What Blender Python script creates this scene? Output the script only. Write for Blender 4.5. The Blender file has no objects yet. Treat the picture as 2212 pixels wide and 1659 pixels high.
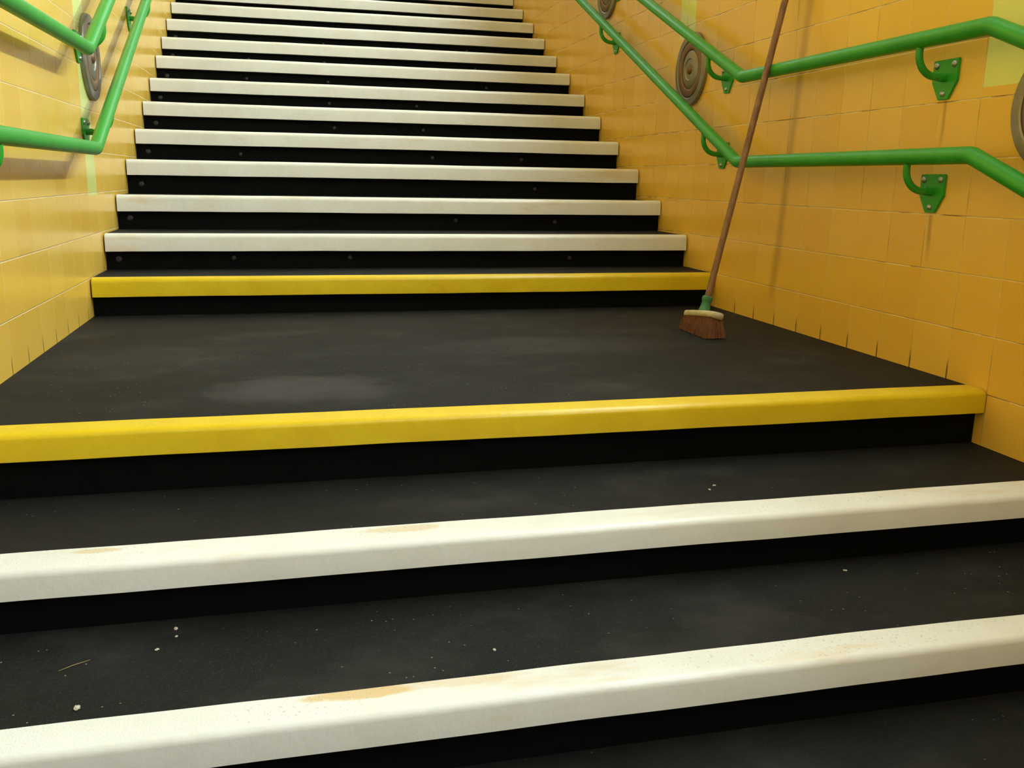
import bpy, bmesh, math, random
from mathutils import Vector, Matrix
random.seed(7)
S = bpy.context.scene
COL = S.collection

# ---------------------------------------------------------------- camera
F_PX = 1954.403
cam_data = bpy.data.cameras.new('camera')
cam_data.sensor_fit = 'HORIZONTAL'; cam_data.sensor_width = 36.0
cam_data.lens = 36.0 * F_PX / 2212.0
cam_data.clip_start = 0.02; cam_data.clip_end = 60
cam = bpy.data.objects.new('camera', cam_data); COL.objects.link(cam)
px_, ro_, ya_ = -0.22287, -0.01711, -0.23955
def _m(r): return Matrix(r)
c, s = math.cos, math.sin
Rz = _m([[c(ya_), s(ya_), 0], [-s(ya_), c(ya_), 0], [0, 0, 1]])
Rx = _m([[1, 0, 0], [0, c(px_), s(px_)], [0, -s(px_), c(px_)]])
Ry = _m([[c(ro_), 0, -s(ro_)], [0, 1, 0], [s(ro_), 0, c(ro_)]])
A = Ry @ Rx @ Rz
right, fwd, up = A[0], A[1], A[2]
M = Matrix([[right[i], up[i], -fwd[i]] for i in range(3)]).to_4x4()
M.translation = Vector((-0.31432, -3.79267, 0.55462))
cam.matrix_world = M
S.camera = cam

# ---------------------------------------------------------------- exposure, world, lights
S.view_settings.view_transform = 'Standard'
S.view_settings.look = 'None'
S.view_settings.gamma = 1.0
S.view_settings.exposure = 0.0
S.view_settings.use_curve_mapping = False
W = bpy.data.worlds.new('world'); S.world = W; W.use_nodes = True
W.node_tree.nodes['Background'].inputs[0].default_value = (0.85, 0.93, 0.9, 1)
W.node_tree.nodes['Background'].inputs[1].default_value = 0.12

def area(name, loc, target, sx, sy, power, col):
    d = bpy.data.lights.new(name, 'AREA'); d.shape = 'RECTANGLE'; d.size = sx; d.size_y = sy
    d.energy = power; d.color = col
    o = bpy.data.objects.new(name, d); COL.objects.link(o)
    o.location = loc
    o.rotation_euler = (Vector(target) - Vector(loc)).to_track_quat('-Z', 'Y').to_euler()
    return o
# fluorescent luminaires running along the top of the right wall, following the stairs, facing the left wall
def strip(name, p0, p1, normal, width, power, col):
    p0, p1 = Vector(p0), Vector(p1)
    d = bpy.data.lights.new(name, 'AREA'); d.shape = 'RECTANGLE'; d.size = (p1-p0).length; d.size_y = width
    d.energy = power; d.color = col; d.spread = math.radians(150)
    o = bpy.data.objects.new(name, d); COL.objects.link(o)
    X = (p1-p0).normalized(); Z = -Vector(normal); Z = (Z - X*Z.dot(X)).normalized(); Y = Z.cross(X)
    m = Matrix([[X[i], Y[i], Z[i]] for i in range(3)]).to_4x4(); m.translation = (p0+p1)/2
    o.matrix_world = m
    return o
COOL = (0.76, 0.97, 1.0)
strip('light_upper_flight', (1.40, .2, 2.25), (1.40, 4.4, 4.15), (-1, 0, -.22), .07, 104, COOL)
strip('light_landing', (1.42, -3.3, 2.50), (1.42, -.15, 2.50), (-1, 0, -.32), .07, 84, (0.70, 0.91, 1.0))
strip('light_lower_flight', (1.42, -5.4, 1.70), (1.42, -3.7, 1.95), (-1, .12, -.10), .12, 84, (0.58, 0.79, 1.0))
area('fill_stair_head', (0.3, 6.2, 4.6), (0.2, 2.5, 1.6), 1.6, 0.8, 22, (0.78, 0.97, 0.98))  # weak unseen fill, added at the head of the stairs
area('fill_foot_hall', (-0.4, -5.2, 1.65), (-0.3, -2.0, 0.0), 1.2, 0.6, 6, (0.62, 0.82, 1.0))  # weak unseen fill, added behind the camera at the foot

# ---------------------------------------------------------------- measured layout (metres)
XL, XR = -1.080, 1.556
UP = [(0.0, .15), (.3282, .3012), (.6718, .4546), (1.0079, .6155), (1.3454, .7724), (1.6819, .9326),
      (2.0184, 1.088), (2.3545, 1.2492), (2.6916, 1.4033), (3.0273, 1.5626), (3.363, 1.723), (3.6994, 1.8759),
      (4.036, 2.034), (4.372, 2.192), (4.708, 2.35)]
LOW = [(-1.7078, 0.0, .0625, .066), (-2.0864, -.1571, .0571, .078), (-2.4557, -.2948, .0595, .066),
       (-2.828, -.4387, .060, .066), (-3.20, -.585, .060, .066), (-3.57, -.73, .060, .066)]
H_UP, D_UP, D_LOW = .0715, .0257, .0218
CEIL = 2.75

# ---------------------------------------------------------------- helpers
def link(name, bm, mat, parent=None, smooth=False, kind=None):
    me = bpy.data.meshes.new(name)
    bmesh.ops.recalc_face_normals(bm, faces=bm.faces)
    bm.to_mesh(me); bm.free()
    if smooth:
        for p in me.polygons: p.use_smooth = True
    o = bpy.data.objects.new(name, me); COL.objects.link(o)
    if isinstance(mat, (list, tuple)):
        for m in mat: me.materials.append(m)
    else: me.materials.append(mat)
    if parent: o.parent = parent; o.matrix_parent_inverse = parent.matrix_basis.inverted()
    if kind: o['kind'] = kind
    return o
def thing(name, loc, label, cat, group=None):
    o = bpy.data.objects.new(name, None); COL.objects.link(o); o.location = loc
    o.empty_display_size = 0.05
    tag(o, label, cat, group); return o
def tag(o, label, cat, group=None):
    o['label'] = label; o['category'] = cat
    if group: o['group'] = group
def box(bm, lo, hi):
    x0, y0, z0 = lo; x1, y1, z1 = hi
    v = [bm.verts.new(p) for p in [(x0,y0,z0),(x1,y0,z0),(x1,y1,z0),(x0,y1,z0),(x0,y0,z1),(x1,y0,z1),(x1,y1,z1),(x0,y1,z1)]]
    for f in [(0,3,2,1),(4,5,6,7),(0,1,5,4),(1,2,6,5),(2,3,7,6),(3,0,4,7)]: bm.faces.new([v[i] for i in f])
def extrude_x(bm, prof, x0, x1, nx=1, wob=None):
    """closed (y,z) profile swept along x in nx sections"""
    rings = []
    for i in range(nx+1):
        x = x0 + (x1-x0)*i/nx
        ring = []
        for j, (y, z) in enumerate(prof):
            dy, dz = wob(x, j) if wob else (0, 0)
            ring.append(bm.verts.new((x, y+dy, z+dz)))
        rings.append(ring)
    n = len(prof)
    for a, b in zip(rings, rings[1:]):
        for j in range(n): bm.faces.new([a[j], b[j], b[(j+1) % n], a[(j+1) % n]])
    bm.faces.new(rings[0]); bm.faces.new(list(reversed(rings[-1])))
def frames(pts):
    out = []; t0 = (pts[1]-pts[0]).normalized()
    n = t0.orthogonal().normalized()
    for i, p in enumerate(pts):
        if i == 0: t = t0
        elif i == len(pts)-1: t = (pts[-1]-pts[-2]).normalized()
        else: t = ((pts[i+1]-p).normalized() + (p-pts[i-1]).normalized()).normalized()
        n = (n - t*n.dot(t)).normalized(); out.append((p, t, n))
    return out
def tube(bm, pts, r, seg=20, caps=True):
    pts = [Vector(p) for p in pts]; rings = []
    for i, (p, t, n) in enumerate(frames(pts)):
        b = t.cross(n); rr = r[i] if isinstance(r, (list, tuple)) else r
        rings.append([bm.verts.new(p + (n*math.cos(a)+b*math.sin(a))*rr) for a in [2*math.pi*k/seg for k in range(seg)]])
    for a, b in zip(rings, rings[1:]):
        for k in range(seg): bm.faces.new([a[k], a[(k+1) % seg], b[(k+1) % seg], b[k]])
    if caps: bm.faces.new(rings[0]); bm.faces.new(list(reversed(rings[-1])))
def fillet(pts, r, n=8):
    pts = [Vector(p) for p in pts]; out = [pts[0]]
    for a, p, b in zip(pts, pts[1:], pts[2:]):
        u = (a-p).normalized(); v = (b-p).normalized(); ang = u.angle(v)
        d = r/math.tan(ang/2)
        cpt = p + (u+v).normalized()*(r/math.sin(ang/2))
        s0 = p+u*d-cpt; s1 = p+v*d-cpt; tot = s0.angle(s1); ax = s0.cross(s1).normalized()
        for k in range(n+1): out.append(cpt + Matrix.Rotation(tot*k/n, 3, ax) @ s0)
    out.append(pts[-1]); return out
def lathe_x(bm, prof, cy, cz, x0, sgn, seg=72, closed=True):
    if seg == 72: prof = [(r_, d_*.68) for r_, d_ in prof]
    """profile (radius, depth out of the wall) revolved about an x-axis through (cy,cz)"""
    rings = []
    for r, dep in prof:
        if r < 1e-6: rings.append([bm.verts.new((x0+sgn*dep, cy, cz))])
        else: rings.append([bm.verts.new((x0+sgn*dep, cy+r*math.cos(a), cz+r*math.sin(a))) for a in [2*math.pi*k/seg for k in range(seg)]])
    for a, b in zip(rings, rings[1:]):
        for k in range(seg):
            k2 = (k+1) % seg
            va = [a[0]] if len(a) == 1 else [a[k], a[k2]]
            vb = [b[0]] if len(b) == 1 else [b[k2], b[k]]
            if len(va)+len(vb) > 2: bm.faces.new(va+vb)

# ---------------------------------------------------------------- materials
class NT:
    def __init__(self, name):
        self.m = bpy.data.materials.new(name); self.m.use_nodes = True
        self.t = self.m.node_tree; self.b = self.t.nodes['Principled BSDF']
        self.co = self.t.nodes.new('ShaderNodeTexCoord').outputs['Object']
    def n(self, typ, **kw):
        nd = self.t.nodes.new('ShaderNode'+typ)
        for k, v in kw.items(): setattr(nd, k, v)
        return nd
    def l(self, a, b): self.t.links.new(a, b)
    def math(self, op, a, b=None, clamp=False):
        nd = self.n('Math', operation=op, use_clamp=clamp)
        for i, v in enumerate((a, b)):
            if v is None: continue
            if isinstance(v, (int, float)): nd.inputs[i].default_value = v
            else: self.l(v, nd.inputs[i])
        return nd.outputs[0]
    def noise(self, scale, detail=3, rough=.5, vec=None, dim='3D'):
        nd = self.n('TexNoise'); nd.inputs['Scale'].default_value = scale; nd.inputs['Detail'].default_value = detail
        nd.inputs['Roughness'].default_value = rough
        self.l(vec or self.co, nd.inputs['Vector']); return nd.outputs['Fac']
    def map(self, sc, loc=(0, 0, 0)):
        nd = self.n('Mapping'); nd.inputs['Scale'].default_value = sc; nd.inputs['Location'].default_value = loc
        self.l(self.co, nd.inputs['Vector']); return nd.outputs[0]
    def ramp(self, f, a, b, c0=(0, 0, 0, 1), c1=(1, 1, 1, 1)):
        nd = self.n('ValToRGB'); e = nd.color_ramp.elements
        e[0].position = a; e[1].position = b; e[0].color = c0; e[1].color = c1
        self.l(f, nd.inputs[0]); return nd.outputs[0]
    def mix(self, f, a, b, mode='MIX'):
        nd = self.n('Mix', data_type='RGBA', blend_type=mode)
        for i, v in ((0, f), (6, a), (7, b)):
            if isinstance(v, (int, float)): nd.inputs[i].default_value = v
            elif isinstance(v, tuple): nd.inputs[i].default_value = v if len(v) == 4 else (*v, 1)
            else: self.l(v, nd.inputs[i])
        return nd.outputs[2]
    def bump(self, h, strength, dist, normal=None):
        nd = self.n('Bump'); nd.inputs['Strength'].default_value = strength; nd.inputs['Distance'].default_value = dist
        self.l(h, nd.inputs['Height'])
        if normal: self.l(normal, nd.inputs['Normal'])
        return nd.outputs[0]
    def out(self, col=None, rough=None, nrm=None, metal=None, spec=None, coat=None):
        for key, v in (('Base Color', col), ('Roughness', rough), ('Normal', nrm), ('Metallic', metal), ('Specular IOR Level', spec), ('Coat Weight', coat)):
            if v is None: continue
            if isinstance(v, (int, float)): self.b.inputs[key].default_value = v
            elif isinstance(v, tuple): self.b.inputs[key].default_value = v if len(v) == 4 else (*v, 1)
            else: self.l(v, self.b.inputs[key])
        return self.m
def srgb(r, g, b):
    f = lambda v: (v/255/12.92) if v/255 <= .04045 else ((v/255+.055)/1.055)**2.4
    return (f(r), f(g), f(b), 1)

def tile_material(name, y0, z0, pale, stain, dark):
    """glazed square wall tiles; joints at y0+k*.168 and z0+k*.161; pale = [(ya,yb,zmin)] columns of lighter tiles"""
    q = NT(name)
    sep = q.n('SeparateXYZ'); q.l(q.co, sep.inputs[0]); Y, Z = sep.outputs[1], sep.outputs[2]
    wob = q.noise(3.0, 2)
    v = q.math('DIVIDE', q.math('SUBTRACT', Z, z0), .161)
    u = q.math('DIVIDE', q.math('SUBTRACT', Y, y0), .168)
    uf, vf = q.math('FRACT', u), q.math('FRACT', v)
    ui, vi = q.math('FLOOR', u), q.math('FLOOR', v)
    def edge(f, sz): return q.math('MULTIPLY', q.math('MINIMUM', f, q.math('SUBTRACT', 1, f)), sz)
    eu, ev = edge(uf, .168), edge(vf, .161)
    comb = q.n('CombineXYZ'); q.l(ui, comb.inputs[0]); q.l(vi, comb.inputs[1])
    wn = q.n('TexWhiteNoise', noise_dimensions='2D'); q.l(comb.outputs[0], wn.inputs['Vector'])
    rs = q.n('SeparateColor'); q.l(wn.outputs['Color'], rs.inputs[0])
    r1, r2, r3 = rs.outputs
    # joint widths: horizontal joints plainly visible, vertical ones thin and patchy
    jn = q.noise(7.0, 4, .6)
    def step_lt(x, wdt, soft):
        m = q.n('MapRange', interpolation_type='SMOOTHSTEP'); m.inputs[1].default_value = 0; m.inputs[3].default_value = 1; m.inputs[4].default_value = 0
        m.inputs[1].default_value = wdt-soft; m.inputs[2].default_value = wdt+soft
        q.l(x, m.inputs[0]); return m.outputs[0]
    jh = step_lt(ev, .0016, .0009)
    jv = q.math('MULTIPLY', step_lt(eu, .0012, .0010), q.ramp(jn, .34, .56))
    joint = q.math('MAXIMUM', jh, q.math('MULTIPLY', jv, .85))
    # tile colour: small differences from tile to tile, slow clouding in the glaze
    base = q.mix(r1, srgb(232, 182, 72), srgb(238, 192, 84))
    base = q.mix(q.math('MULTIPLY', q.ramp(q.noise(4, 1), .3, .8), .2), base, srgb(226, 172, 62))
    pmask = None
    for ya, yb, zmin in pale:
        a = q.math('MULTIPLY', q.math('GREATER_THAN', Y, ya), q.math('LESS_THAN', Y, yb))
        a = q.math('MULTIPLY', a, q.math('GREATER_THAN', Z, zmin))
        pmask = a if pmask is None else q.math('MAXIMUM', pmask, a)
    if pmask is not None: base = q.mix(pmask, base, srgb(222, 222, 130))
    jcol = q.mix(q.ramp(q.noise(9, 3), .42, .56), dark, srgb(236, 214, 168))
    jcol = q.mix(q.ramp(q.noise(1.9, 2), .45, .6), jcol, srgb(226, 202, 150))
    col = q.mix(q.math('MULTIPLY', joint, .8), base, jcol)
    # grimy drips out of the vertical joints, right above the paving
    fl = q.n('MapRange'); fl.inputs[1].default_value = .065; fl.inputs[2].default_value = .0; q.l(Z, fl.inputs[0])
    onland = q.math('MULTIPLY', q.math('GREATER_THAN', Z, -.02), q.math('MULTIPLY', q.math('GREATER_THAN', Y, -1.69), q.math('LESS_THAN', Y, -.06)))
    eus = step_lt(eu, .0030, .0022)
    crack = q.math('MULTIPLY', q.math('MULTIPLY', eus, q.ramp(fl.outputs[0], .05, .55)), onland)
    col = q.mix(q.math('MULTIPLY', crack, .85), col, srgb(58, 38, 12))
    if stain:
        # long brown streak down the wall and thin runs under the rail plates
        for (sy, slope, w, zt, zb, amt) in stain:
            line = q.math('SUBTRACT', Y, q.math('ADD', sy, q.math('MULTIPLY', q.math('SUBTRACT', Z, .6), slope)))
            line = q.math('ADD', line, q.math('MULTIPLY', q.math('SUBTRACT', q.noise(4, 2), .5), .03))
            m = step_lt(q.math('ABSOLUTE', line), w, w*.9)
            r = q.n('MapRange', interpolation_type='SMOOTHSTEP'); r.inputs[1].default_value = zb; r.inputs[2].default_value = zb+.12; q.l(Z, r.inputs[0])
            r2_ = q.math('MULTIPLY', r.outputs[0], q.math('LESS_THAN', Z, zt))
            col = q.mix(q.math('MULTIPLY', q.math('MULTIPLY', m, r2_), amt), col, srgb(120, 78, 18))
    # every tile sits a little out of true, and the glaze ripples
    tilt = q.math('ADD', q.math('MULTIPLY', q.math('SUBTRACT', uf, .5), q.math('SUBTRACT', r2, .5)),
                  q.math('MULTIPLY', q.math('SUBTRACT', vf, .5), q.math('SUBTRACT', r3, .5)))
    hgt = q.math('ADD', q.math('MULTIPLY', tilt, .0007), q.math('MULTIPLY', q.noise(9, 1), .0004))
    hgt = q.math('SUBTRACT', hgt, q.math('MULTIPLY', joint, .0010))
    nrm = q.bump(hgt, 1.0, 1.0)
    rough = q.math('ADD', .20, q.math('ADD', q.math('MULTIPLY', joint, .5), q.math('MULTIPLY', q.noise(6, 1), .08)))
    return q.out(col, rough, nrm, spec=.5)

TILE_L = tile_material('glazed_tiles_left', -.070, .150, [(.112, .278, .463)], [], srgb(222, 200, 160))
TILE_R = tile_material('glazed_tiles_right', -.037, .150, [(.375, .55, 1.225), (-1.721, -1.553, .822)],
                       [(-.555, -.10, .022, 3.0, .06, .38), (-1.405, 0.0, .006, .80, .62, .45), (-1.405, 0.0, .008, .47, .30, .45)], srgb(120, 92, 50))

def tread_material():
    q = NT('black_gritty_resin')
    col = q.mix(q.ramp(q.noise(2.6, 5, .6), .35, .75), (.007, .0071, .0066, 1), (.0135, .0134, .0127, 1))
    col = q.mix(q.math('MULTIPLY', q.ramp(q.noise(260, 2, .6), .55, .75), .5), col, (.05, .05, .05, 1))
    # scattered pale specks of grit
    vo = q.n('TexVoronoi', feature='F1'); vo.inputs['Scale'].default_value = 75; q.l(q.co, vo.inputs['Vector'])
    sp = q.math('LESS_THAN', vo.outputs['Distance'], .13)
    sc = q.n('SeparateColor'); q.l(vo.outputs['Color'], sc.inputs[0])
    sp = q.math('MULTIPLY', sp, q.math('GREATER_THAN', sc.outputs[0], .90))
    sp = q.math('MULTIPLY', sp, q.ramp(q.noise(3.1, 2), .40, .60))
    col = q.mix(q.math('MULTIPLY', sp, .8), col, (.32, .31, .28, 1))
    # pale scuffed patches where feet land, and painted gloss on the landing
    sm = q.noise(1.0, 5, .6, q.map((2.6, 3.4, 2.6), (4.2, 1.3, 0)))
    col = q.mix(q.math('MULTIPLY', q.ramp(sm, .54, .78), .5), col, (.055, .053, .050, 1))
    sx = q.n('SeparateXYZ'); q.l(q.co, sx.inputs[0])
    for (ax, ay, rx, ry, amt) in [(-.31, -1.38, .30, .17, .40), (.55, -.85, .5, .2, .18), (-.75, -.9, .35, .25, .15)]:  # first patch: gloss reflection put into the colour, along with scuffing
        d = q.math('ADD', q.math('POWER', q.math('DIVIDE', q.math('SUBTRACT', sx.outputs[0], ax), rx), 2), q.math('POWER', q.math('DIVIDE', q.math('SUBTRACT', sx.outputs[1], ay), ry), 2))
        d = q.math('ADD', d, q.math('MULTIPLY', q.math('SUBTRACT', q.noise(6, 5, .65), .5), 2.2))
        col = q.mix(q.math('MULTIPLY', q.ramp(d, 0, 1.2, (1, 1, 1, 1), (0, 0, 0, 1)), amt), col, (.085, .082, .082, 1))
    hgt = q.math('ADD', q.math('MULTIPLY', q.noise(420, 2, .7), .0010), q.math('MULTIPLY', q.noise(14, 3), .0025))
    rough = q.math('ADD', .62, q.math('MULTIPLY', q.noise(5, 3), .2))
    return q.out(col, rough, q.bump(hgt, .8, 1.0), spec=.19)
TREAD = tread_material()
def riser_material():
    q = NT('black_riser_paint')
    col = q.mix(q.ramp(q.noise(30, 4, .7, q.map((.4, 1, 3))), .60, .80), (.0042, .0044, .0043, 1), (.008, .008, .008, 1))
    return q.out(col, .6, q.bump(q.noise(60, 3), .3, .002), spec=.05)
RISER = riser_material()
def nosing_material(name, c0, c1, wear, stains=()):
    q = NT(name)
    geo = q.n('NewGeometry'); sp = q.n('SeparateXYZ'); q.l(geo.outputs['Normal'], sp.inputs[0])
    top = q.ramp(sp.outputs[2], .90, .97)
    col = q.mix(q.ramp(q.noise(6, 4, .6), .3, .75), c0, c1)
    col = q.mix(q.math('MULTIPLY', q.ramp(q.noise(1.0, 4, .6, q.map((2.2, 9, 9), (1.7, .4, 0))), .60, .74), .55), col, wear)
    if stains:
        sx = q.n('SeparateXYZ'); q.l(q.co, sx.inputs[0])
        for (ax, ay, rx, ry, amt) in stains:
            d = q.math('ADD', q.math('POWER', q.math('DIVIDE', q.math('SUBTRACT', sx.outputs[0], ax), rx), 2), q.math('POWER', q.math('DIVIDE', q.math('SUBTRACT', sx.outputs[1], ay), ry), 2))
            d = q.math('ADD', d, q.math('MULTIPLY', q.math('SUBTRACT', q.noise(22, 4, .6), .5), 1.6))
            col = q.mix(q.math('MULTIPLY', q.math('MULTIPLY', q.ramp(d, .55, 1.15, (1, 1, 1, 1), (0, 0, 0, 1)), top), amt), col, wear)
    pit = q.math('MULTIPLY', q.ramp(q.noise(190, 2, .6), .63, .70), q.ramp(q.noise(3.5, 2), .46, .62))
    col = q.mix(q.math('MULTIPLY', q.math('MULTIPLY', pit, top), .5), col, (.25, .24, .22, 1))
    gr = q.math('MULTIPLY', q.noise(330, 2, .65), q.math('ADD', q.math('MULTIPLY', top, .0014), .00018))
    hgt = q.math('ADD', gr, q.math('MULTIPLY', q.noise(34, 3, .55), .0011))
    rough = q.math('ADD', .30, q.math('MULTIPLY', top, .3))
    return q.out(col, rough, q.bump(hgt, 1.0, 1.0), spec=.5)
STAINS = [(-.235, -2.405, .10, .022, .85), (-.08, -2.40, .16, .02, .35), (-.11, -2.03, .09, .02, .5), (-.70, -2.03, .05, .014, .6)]
WHITE = nosing_material('white_nosing_paint', srgb(238, 237, 232), srgb(228, 226, 218), srgb(222, 190, 132), STAINS)
YELLOW = nosing_material('yellow_nosing_paint', srgb(232, 200, 34), srgb(220, 184, 22), srgb(205, 160, 20))
def simple(name, col, rough=.4, metal=0, nscale=None, nh=.0004, col2=None, cscale=8, spec=.5, coat=None):
    q = NT(name); cc = col
    if col2: cc = q.mix(q.ramp(q.noise(cscale, 4, .6), .35, .7), col, col2)
    nrm = q.bump(q.noise(nscale, 3), 1.0, nh) if nscale else None
    return q.out(cc, rough, nrm, metal, spec, coat)
GREEN = simple('green_gloss_paint', srgb(48, 158, 44), .40, 0, 45, .0005, srgb(40, 146, 38), 9)
BOLT = simple('zinc_bolt', srgb(170, 170, 160), .35, .8)
RIM = simple('cast_metal_rim', srgb(150, 142, 128), .42, .55, 40, .0008, srgb(128, 118, 104), 14)
RINGM = simple('brown_ring_metal', srgb(140, 104, 74), .45, .45, 40, .0008, srgb(112, 84, 62), 14)
BOSS = simple('copper_boss', srgb(122, 90, 62), .5, .4)
WOOD = None
def wood():
    q = NT('broom_handle_wood')
    g = q.noise(22, 4, .6, q.map((3, 3, .35)))
    col = q.mix(q.ramp(g, .3, .7), srgb(104, 68, 38), srgb(150, 106, 66))
    return q.out(col, .55, q.bump(g, .4, .001))
WOOD = wood()
SOCKET = simple('green_plastic_socket', srgb(52, 112, 72), .4, 0, None, 0, srgb(70, 130, 88), 20)
BLOCK = simple('cream_broom_block', srgb(205, 192, 158), .6, 0, 60, .001, srgb(178, 162, 126), 18)
BRISTLE = simple('brown_bristle', srgb(150, 96, 58), .8, 0, None, 0, srgb(112, 70, 40), 60)
CONC = simple('ceiling_plaster', srgb(226, 218, 200), .8, 0, 20, .002)
CHIP = simple('pale_stone_chip', srgb(205, 198, 182), .8, 0, 300, .001, srgb(170, 160, 140), 200)
STRAW = simple('dry_straw', srgb(150, 130, 80), .8)
LAMPBODY = simple('lamp_housing_white', srgb(225, 225, 220), .5)
CAPM = simple('dusty_fixing_head', srgb(62, 60, 56), .5, .3, None, 0, srgb(40, 39, 37), 90)

# ---------------------------------------------------------------- walls, ceiling, floors
YB, YT = -6.2, 9.0
Z_LOW, Z_TOP = -.875, 2.35
def ceil_z(y):
    pts = [(-20, Z_LOW+2.6), (-4.4, Z_LOW+2.95), (-3.4, 2.65), (-.2, 2.70), (4.6, 4.95), (20, 4.95)]
    for (a, za), (b, zb) in zip(pts, pts[1:]):
        if a <= y <= b: return za+(zb-za)*(y-a)/(b-a)
def wall(name, x0, x1, mat):
    bm = bmesh.new()
    ys = [YB, -4.4, -3.4, -.2, 4.6, YT]
    rings = []
    for y in ys:
        rings.append([bm.verts.new((x, y, z)) for x, z in [(x0, -1.0), (x1, -1.0), (x1, ceil_z(y)+.05), (x0, ceil_z(y)+.05)]])
    for a, b in zip(rings, rings[1:]):
        for k in range(4): bm.faces.new([a[k], a[(k+1) % 4], b[(k+1) % 4], b[k]])
    bm.faces.new(rings[0]); bm.faces.new(rings[-1][::-1])
    return link(name, bm, mat, kind='structure')
wall('wall_left', XL-.15, XL, TILE_L)
wall('wall_right', XR, XR+.15, TILE_R)
bm = bmesh.new()
ys = [YB, -4.4, -3.4, -.2, 4.6, YT]
extrude_x(bm, [(y, ceil_z(y)) for y in ys] + [(y, ceil_z(y)+.12) for y in reversed(ys)], XL+.001, XR-.001)
link('ceiling', bm, CONC, kind='structure')
bm = bmesh.new(); box(bm, (XL+.001, YT-.1, Z_TOP), (XR-.001, YT, 4.94)); link('wall_back', bm, TILE_R, kind='structure')

# landing (the floor of the picture) and the halls at head and foot
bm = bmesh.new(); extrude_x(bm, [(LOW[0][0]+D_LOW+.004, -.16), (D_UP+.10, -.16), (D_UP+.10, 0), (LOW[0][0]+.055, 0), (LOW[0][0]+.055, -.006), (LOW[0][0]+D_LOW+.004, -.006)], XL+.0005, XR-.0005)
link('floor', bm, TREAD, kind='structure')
bm = bmesh.new(); box(bm, (XL+.0005, YB, Z_LOW-.1), (XR-.0005, LOW[-1][0]+D_LOW, Z_LOW)); link('floor', bm, TREAD, kind='structure')
bm = bmesh.new(); box(bm, (XL+.0005, UP[-1][0]+.055, Z_TOP-.15), (XR-.0005, YT, Z_TOP)); link('floor', bm, TREAD, kind='structure')

# ---------------------------------------------------------------- the two flights: treads and risers
def flight(root, edges, base_z, d, back_y):
    """edges: (y, z) from lowest to highest"""
    fix = None
    for i, (y, z) in enumerate(edges):
        zb = base_z if i == 0 else edges[i-1][1]
        bm = bmesh.new(); box(bm, (XL+.002, y+d, zb-.004), (XR-.002, y+d+.03, z-.010))
        r = link('riser', bm, RISER, root)
        yield i, r, y, z, zb
        ye = edges[i+1][0]+d+.004 if i+1 < len(edges) else back_y
        bm = bmesh.new()
        extrude_x(bm, [(y+.030, z-.03), (ye, z-.03), (ye, z), (y+.055, z), (y+.055, z-.006), (y+.030, z-.006)], XL+.0005, XR-.0005)
        link('tread', bm, TREAD, root)

up_root = thing('staircase', (.24, 0, 0), 'long upper flight of black stairs rising from behind the landing', 'staircase')
proto_fix = None
for i, r, y, z, zb in flight(up_root, UP, 0.0, D_UP, UP[-1][0]+.06):
    if 1 <= i <= 9:
        for k, fx in enumerate((-1.025, -.55, -.05, .47, .98)):
            if k > 0 and random.random() < .35: continue
            bm = bmesh.new()
            cx, cz = fx+random.uniform(-.012, .012), zb+.048+random.uniform(-.005, .005)
            rr = .013 if k == 0 else .010
            prof = [(0, .0022), (.35, .0030), (.8, .0026), (1, 0)]
            rings = []
            for pr_, dp in prof:
                if pr_ == 0: rings.append([bm.verts.new((cx, y+D_UP-dp, cz))])
                else: rings.append([bm.verts.new((cx+rr*pr_*math.cos(2*math.pi*q/14), y+D_UP-dp, cz+rr*pr_*math.sin(2*math.pi*q/14))) for q in range(14)])
            for a, b in zip(rings, rings[1:]):
                for q in range(14):
                    va = [a[0]] if len(a) == 1 else [a[q], a[(q+1) % 14]]
                    bm.faces.new(va+[b[(q+1) % 14], b[q]])
            link('fixing_head', bm, CAPM, r, smooth=True)
low_edges = [(y, z) for y, z, _, _ in reversed(LOW[1:])]
low_root = thing('staircase', (.24, -2.0, -.1571), 'black lower flight of stairs in the foreground below the landing', 'staircase')
for i, r, y, z, zb in flight(low_root, low_edges, Z_LOW, D_LOW, LOW[0][0]+D_LOW+.004): pass
bm = bmesh.new(); box(bm, (XL+.002, LOW[0][0]+D_LOW, LOW[1][1]-.004), (XR-.002, LOW[0][0]+D_LOW+.0035, -.010)); link('riser', bm, RISER, low_root)

# ---------------------------------------------------------------- nosings
def nosing(y, z, h, n, mat, label, seed, x0, x1):
    rnd = random.Random(seed); ph = [rnd.uniform(0, 6.28) for _ in range(6)]
    R_, f = (.016, .013) if z < .05 else (.018, .008)
    prof = [(y+n, z-.004), (y+n, z+.0012), (y+n*.5, z+.0022), (y+R_-f+.0012, z+.0022)]
    for k in range(1, 8):
        a = math.pi/2*k/7
        prof.append((y+R_-f-R_*math.sin(a), z-R_+R_*math.cos(a)+.0008))
    prof += [(y-f, z-h), (y-f+.004, z-h-.001), (y+.030, z-h-.001), (y+.030, z-.004)]
    def wob(x, j):
        a = .0016*math.sin(3.1*x+ph[0])+.0009*math.sin(9.7*x+ph[1])+.0005*math.sin(23*x+ph[2])
        b = .0010*math.sin(4.3*x+ph[3])+.0007*math.sin(14*x+ph[4])
        if j in (0, 1): return (a*1.3, 0)
        if 3 <= j <= 12: return (b*.8, a*.4)
        return (0, 0)
    bm = bmesh.new(); extrude_x(bm, prof, x0, x1, 90, wob)
    bmesh.ops.recalc_face_normals(bm, faces=bm.faces)
    o = link('stair_nosing', bm, mat)
    for p in o.data.polygons: p.use_smooth = abs(p.normal.x) < .5
    o.data.set_sharp_from_angle(angle=math.radians(50))
    tag(o, label, 'stair nosing', 'painted nosings along the step edges')
    return o
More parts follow.
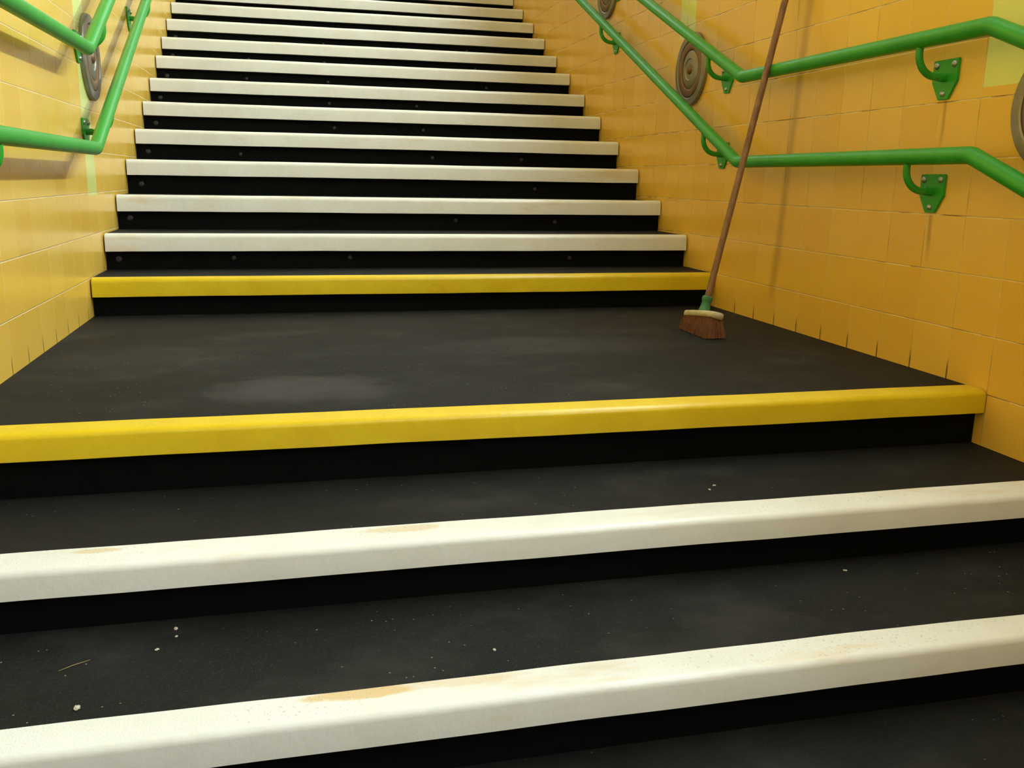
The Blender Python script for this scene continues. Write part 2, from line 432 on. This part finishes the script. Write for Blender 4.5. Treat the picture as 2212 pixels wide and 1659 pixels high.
ordn = ['first', 'second', 'third', 'fourth', 'fifth', 'sixth', 'seventh', 'eighth', 'ninth', 'tenth', 'eleventh', 'twelfth', 'thirteenth', 'fourteenth']
for k, (y, z) in enumerate(UP):
    if k == 0: lab = 'dull yellow nosing on the bottom step of the upper flight, behind the landing'
    else: lab = '%s white nosing above the yellow one at the back of the landing' % ordn[k-1]
    nosing(y, z, H_UP, .05, YELLOW if k == 0 else WHITE, lab, 10+k, XL+.006, XR-.006)
lows = ['bright yellow nosing along the front edge of the landing', 'white nosing directly below the yellow landing edge',
        'lowest fully visible white nosing, nearest the bottom of the picture', 'white nosing below the frame on the lower flight',
        'white nosing two steps below the frame', 'white nosing on the lowest step of the lower flight']
for k, (y, z, h, n) in enumerate(LOW):
    nosing(y, z, h, n, YELLOW if k == 0 else WHITE, lows[k], 50+k, XL+.004, XR-.004)

# ---------------------------------------------------------------- handrails
RR = .0235
def bracket(root, wx, sgn, y, rz, drop, first):
    """J-shaped arm from the rail down and back to a plate on the wall"""
    rx = wx - sgn*.100; az = rz-drop
    bm = bmesh.new()
    tube(bm, fillet([(rx, y, rz-RR+.004), (rx, y, az), (wx-sgn*.004, y, az)], .062, 10), .0105, 16)
    # small weld collar at the wall end
    tube(bm, [(wx-sgn*.030, y, az), (wx-sgn*.006, y, az)], .0125, 16)
    arm = link('bracket_arm', bm, GREEN, root, smooth=True)
    arm.data.set_sharp_from_angle(angle=math.radians(45))
    bm = bmesh.new()
    out = [(-.054, .050), (.054, .050), (.054, -.012), (.022, -.062), (-.022, -.062), (-.054, -.012)]
    a = [bm.verts.new((wx-sgn*.0005, y+p, az+q)) for p, q in out]; b = [bm.verts.new((wx-sgn*.0075, y+p, az+q)) for p, q in out]
    bm.faces.new(a); bm.faces.new(b[::-1])
    for k in range(6): bm.faces.new([a[k], a[(k+1) % 6], b[(k+1) % 6], b[k]])
    bmesh.ops.bevel(bm, geom=[e for e in bm.edges], offset=.0018, segments=2, affect='EDGES')
    link('mounting_plate', bm, GREEN, arm)
    for (p, q) in [(-.037, .034), (.037, .034), (0, -.046)]:
        bm = bmesh.new()
        lathe_x(bm, [(0, .0155), (.0045, .0150), (.0085, .0115), (.0095, .0085), (.0095, .006)], y+p, az+q, wx, -sgn, 14)
        link('bolt', bm, BOLT, arm, smooth=True)
def handrail(wx, sgn, pts, label, br):
    rx = wx-sgn*.100
    root = thing('handrail', (rx, -1.0, pts[2][1]), label, 'handrail', 'green handrails along the stair walls')
    bm = bmesh.new(); tube(bm, fillet([(rx, y, z) for y, z in pts], .075, 12), RR, 28)
    link('rail_pipe', bm, GREEN, root, smooth=True)
    for (y, drop) in br:
        for (ya, za), (yb, zb) in zip(pts, pts[1:]):
            if ya <= y <= yb: rz = za+(zb-za)*(y-ya)/(yb-ya)
        bracket(root, wx, sgn, y, rz, drop, None)
def railpts(yb, zb, sl, y1, z1): # foot, bend at landing front, bend at landing back, head
    return [(-3.95, z1-.40*(3.95+y1)), (y1, z1), (yb, zb), (4.3, zb+sl*(4.3-yb))]
handrail(XR, 1, railpts(-.325, .966, .430, -1.675, .960), 'green handrail on the right wall, upper of the pair, broom leaning on it', [(-2.9, .1), (-1.40, .098), (0.0, .110), (1.45, .11), (2.9, .11)])
handrail(XR, 1, railpts(-.330, .637, .452, -1.660, .637), 'green handrail on the right wall, lower of the pair, behind the broom handle', [(-2.9, .1), (-1.40, .098), (0.0, .110), (1.45, .11), (2.9, .11)])
handrail(XL, -1, railpts(-.205, .973, .500, -1.75, .962), 'green handrail on the left wall, upper of the pair, crossing the round disc', [(-2.9, .1), (-1.38, .098), (.12, .115), (1.42, .11), (2.9, .11)])
handrail(XL, -1, railpts(-.210, .636, .485, -1.75, .636), 'green handrail on the left wall, lower of the pair', [(-2.9, .1), (-1.36, .098), (.14, .10), (1.42, .11), (2.9, .11)])

# ---------------------------------------------------------------- round discs on the walls
def disc(wx, sgn, cy, cz, label):
    root = thing('wall_disc', (wx, cy, cz), label, 'wall disc', 'round ringed metal discs on the tiled walls')
    bm = bmesh.new(); lathe_x(bm, [(.165, -.004), (.166, .020), (.162, .027), (.133, .030), (.129, .026), (.127, .012)], cy, cz, wx, -sgn)
    link('outer_rim', bm, RIM, root, smooth=True).data.set_sharp_from_angle(angle=math.radians(35))
    bm = bmesh.new(); lathe_x(bm, [(.128, .014), (.124, .026), (.118, .029), (.096, .029), (.090, .024), (.088, .010)], cy, cz, wx, -sgn)
    link('middle_ring', bm, RINGM, root, smooth=True).data.set_sharp_from_angle(angle=math.radians(35))
    bm = bmesh.new(); lathe_x(bm, [(.089, .012), (.083, .022), (.076, .027), (.050, .030), (.046, .024), (.030, .024), (.022, .024)], cy, cz, wx, -sgn)
    link('centre_plate', bm, RIM, root, smooth=True).data.set_sharp_from_angle(angle=math.radians(35))
    bm = bmesh.new(); lathe_x(bm, [(.024, .022), (.020, .034), (.010, .040), (0, .041)], cy, cz, wx, -sgn)
    link('centre_boss', bm, BOSS, root, smooth=True)
disc(XR, 1, .375, 1.072, 'round ringed disc on the right wall behind the upper green handrail')
disc(XR, 1, 1.62, 1.652, 'small-looking ringed disc at the top of the picture, right wall up the flight')
disc(XR, 1, -1.85, .755, 'round disc at the right edge of the picture, cut off by the frame')
disc(XL, -1, .320, 1.000, 'round ringed disc on the left wall behind the bend of the green handrails')

# ---------------------------------------------------------------- broom
def broom():
    base = Vector((1.176, -.695, .0795)); rest = Vector((1.4165, -.583, .941))
    h = (rest-base).normalized()
    root = thing('broom', (1.15, -.70, 0), 'broom with brown bristles leaning on the right wall at the landing', 'broom')
    l = Vector((0, -1, 0)); l = (l-h*l.dot(h)).normalized(); w = l.cross(h).normalized()
    P = lambda a, b, d: base + l*a + w*b + h*d
    end = base + h*((XR-.016-base.x)/h.x)
    bm = bmesh.new()
    n = 14; pts = [base+h*.03+(end-base-h*.03)*k/n for k in range(n+1)]
    tube(bm, pts, [.0125]*(n-1)+[.0120, .008], 18)
    link('handle', bm, WOOD, root, smooth=True).data.set_sharp_from_angle(angle=math.radians(50))
    bm = bmesh.new(); tube(bm, [P(0, 0, .004), P(0, 0, .02), P(0, 0, .040), P(0, 0, .046), P(0, 0, .058), P(0, 0, .062)], [.022, .0185, .0165, .020, .020, .0155], 20)
    link('socket', bm, SOCKET, root, smooth=True).data.set_sharp_from_angle(angle=math.radians(40))
    # block: long rounded bar, ends drooping slightly
    bm = bmesh.new(); rings = []
    NL, L2 = 24, .120
    for i in range(NL+1):
        t = -1+2*i/NL; a = t*L2; taper = (1-abs(t)**14*.35)
        ring = []
        for k in range(16):
            th = 2*math.pi*k/16; ct, st = math.cos(th), math.sin(th)
            bx = math.copysign(abs(ct)**.4, ct)*.028*taper; dz = math.copysign(abs(st)**.45, st)*.0125
            ring.append(bm.verts.new(P(a, bx, dz-.008-.002*t*t)))
        rings.append(ring)
    for a, b in zip(rings, rings[1:]):
        for k in range(16): bm.faces.new([a[k], a[(k+1) % 16], b[(k+1) % 16], b[k]])
    bm.faces.new(rings[0]); bm.faces.new(rings[-1][::-1])
    link('brush_block', bm, BLOCK, root, smooth=True)
    # bristles: dense core plus separate strands, all trimmed at the paving
    bm = bmesh.new(); rnd = random.Random(4)
    def floor_point(a, b, fl_a, fl_b):
        top = P(a, b, -.016)
        d = (-h + l*fl_a + w*fl_b).normalized()
        k = (top.z-.003)/(-d.z)
        return top, top+d*min(k, .125)
    rings_t, rings_b = [], []
    def rim(u):
        """point on the rounded rectangle of the tuft field, u in 0..1"""
        hx, hy = .108, .021; per = 4*(hx+hy); d = u*per
        for (ax, ay, bx_, by_) in [(-hx, -hy, hx, -hy), (hx, -hy, hx, hy), (hx, hy, -hx, hy), (-hx, hy, -hx, -hy)]:
            L = abs(bx_-ax)+abs(by_-ay)
            if d <= L: return ax+(bx_-ax)*d/L, ay+(by_-ay)*d/L
            d -= L
        return -hx, -hy
    NR = 140
    for k in range(NR):
        a, b = rim(k/NR); a *= .985; b *= .96
        g = rnd.uniform(.985, 1.015)
        t_, b_ = floor_point(a, b, a*1.2*g-.05, b*8*g-.20)
        rings_t.append(bm.verts.new(t_)); rings_b.append(bm.verts.new(b_+Vector((0, 0, .004*rnd.random()))))
    for k in range(NR): bm.faces.new([rings_t[k], rings_t[(k+1) % NR], rings_b[(k+1) % NR], rings_b[k]])
    bm.faces.new(rings_t); bm.faces.new(rings_b[::-1])
    for _ in range(2200):
        a, b = rim(rnd.random()); q = rnd.uniform(.95, 1.03); a *= q; b *= q
        t_, b_ = floor_point(a, b, a*1.2-.05+rnd.gauss(0, .05), b*8.5-.20+rnd.gauss(0, .07))
        mid = (t_+b_)/2 + Vector((rnd.gauss(0, .0015), rnd.gauss(0, .0015), 0))
        tube(bm, [t_, mid, b_], [.0013, .0012, .0008], 3, caps=False)
    br = link('bristles', bm, BRISTLE, root); return root
broom()

# ---------------------------------------------------------------- grit and scraps lying on the treads
def chip(x, y, z, r, seed, label, name='stone_chip', flat=.5):
    rnd = random.Random(seed); bm = bmesh.new()
    bmesh.ops.create_icosphere(bm, subdivisions=2, radius=r)
    for v in bm.verts: v.co *= rnd.uniform(.60, 1.10)
    for v in bm.verts: v.co = Vector((v.co.x*1.25, v.co.y*.9, v.co.z*flat))
    zmin = min(v.co.z for v in bm.verts)
    for v in bm.verts: v.co.z -= zmin
    o = link(name, bm, CHIP); o.location = (x, y, z); o.rotation_euler = (0, 0, rnd.uniform(0, 3))
    tag(o, label, 'stone chip', 'stone chips on the lower treads')
CHIPS = []
# (x, y, tread z, radius, label)
CHIPS += [(-.679, -2.355, -.2948, .0062, 'largest pale stone chip, on the second black tread from the bottom, far left'),
  (-.579, -2.184, -.2948, .0042, 'pale stone chip on the second tread from the bottom, left, alone'),
  (-.555, -2.109, -.2948, .0048, 'pale stone chip at the foot of the riser, left, upper of a close pair'),
  (-.551, -2.140, -.2948, .0030, 'tiny pale stone chip just in front of another, left, lower of a close pair'),
  (.871, -2.129, -.2948, .0042, 'pale stone chip on the right part of the second tread from the bottom'),
  (.023, -2.310, -.2948, .0034, 'small tan chip near the middle of the second tread from the bottom'),
  (.652, -1.900, -.1571, .0042, 'pale chip on the tread below the yellow landing edge, back one of two'),
  (.628, -1.925, -.1571, .0036, 'pale chip on the tread below the yellow landing edge, front one of two')]
for k, (x, y, z, r, lab) in enumerate(CHIPS): chip(x, y, z, r, 100+k, lab)
bm = bmesh.new()
tube(bm, [(-.735, -2.226, -.2935), (-.715, -2.213, -.2925), (-.690, -2.197, -.2937)], [.0005, .0008, .0005], 6)
tag(link('straw', bm, STRAW), 'thin dry straw lying on the second tread from the bottom, left', 'straw')
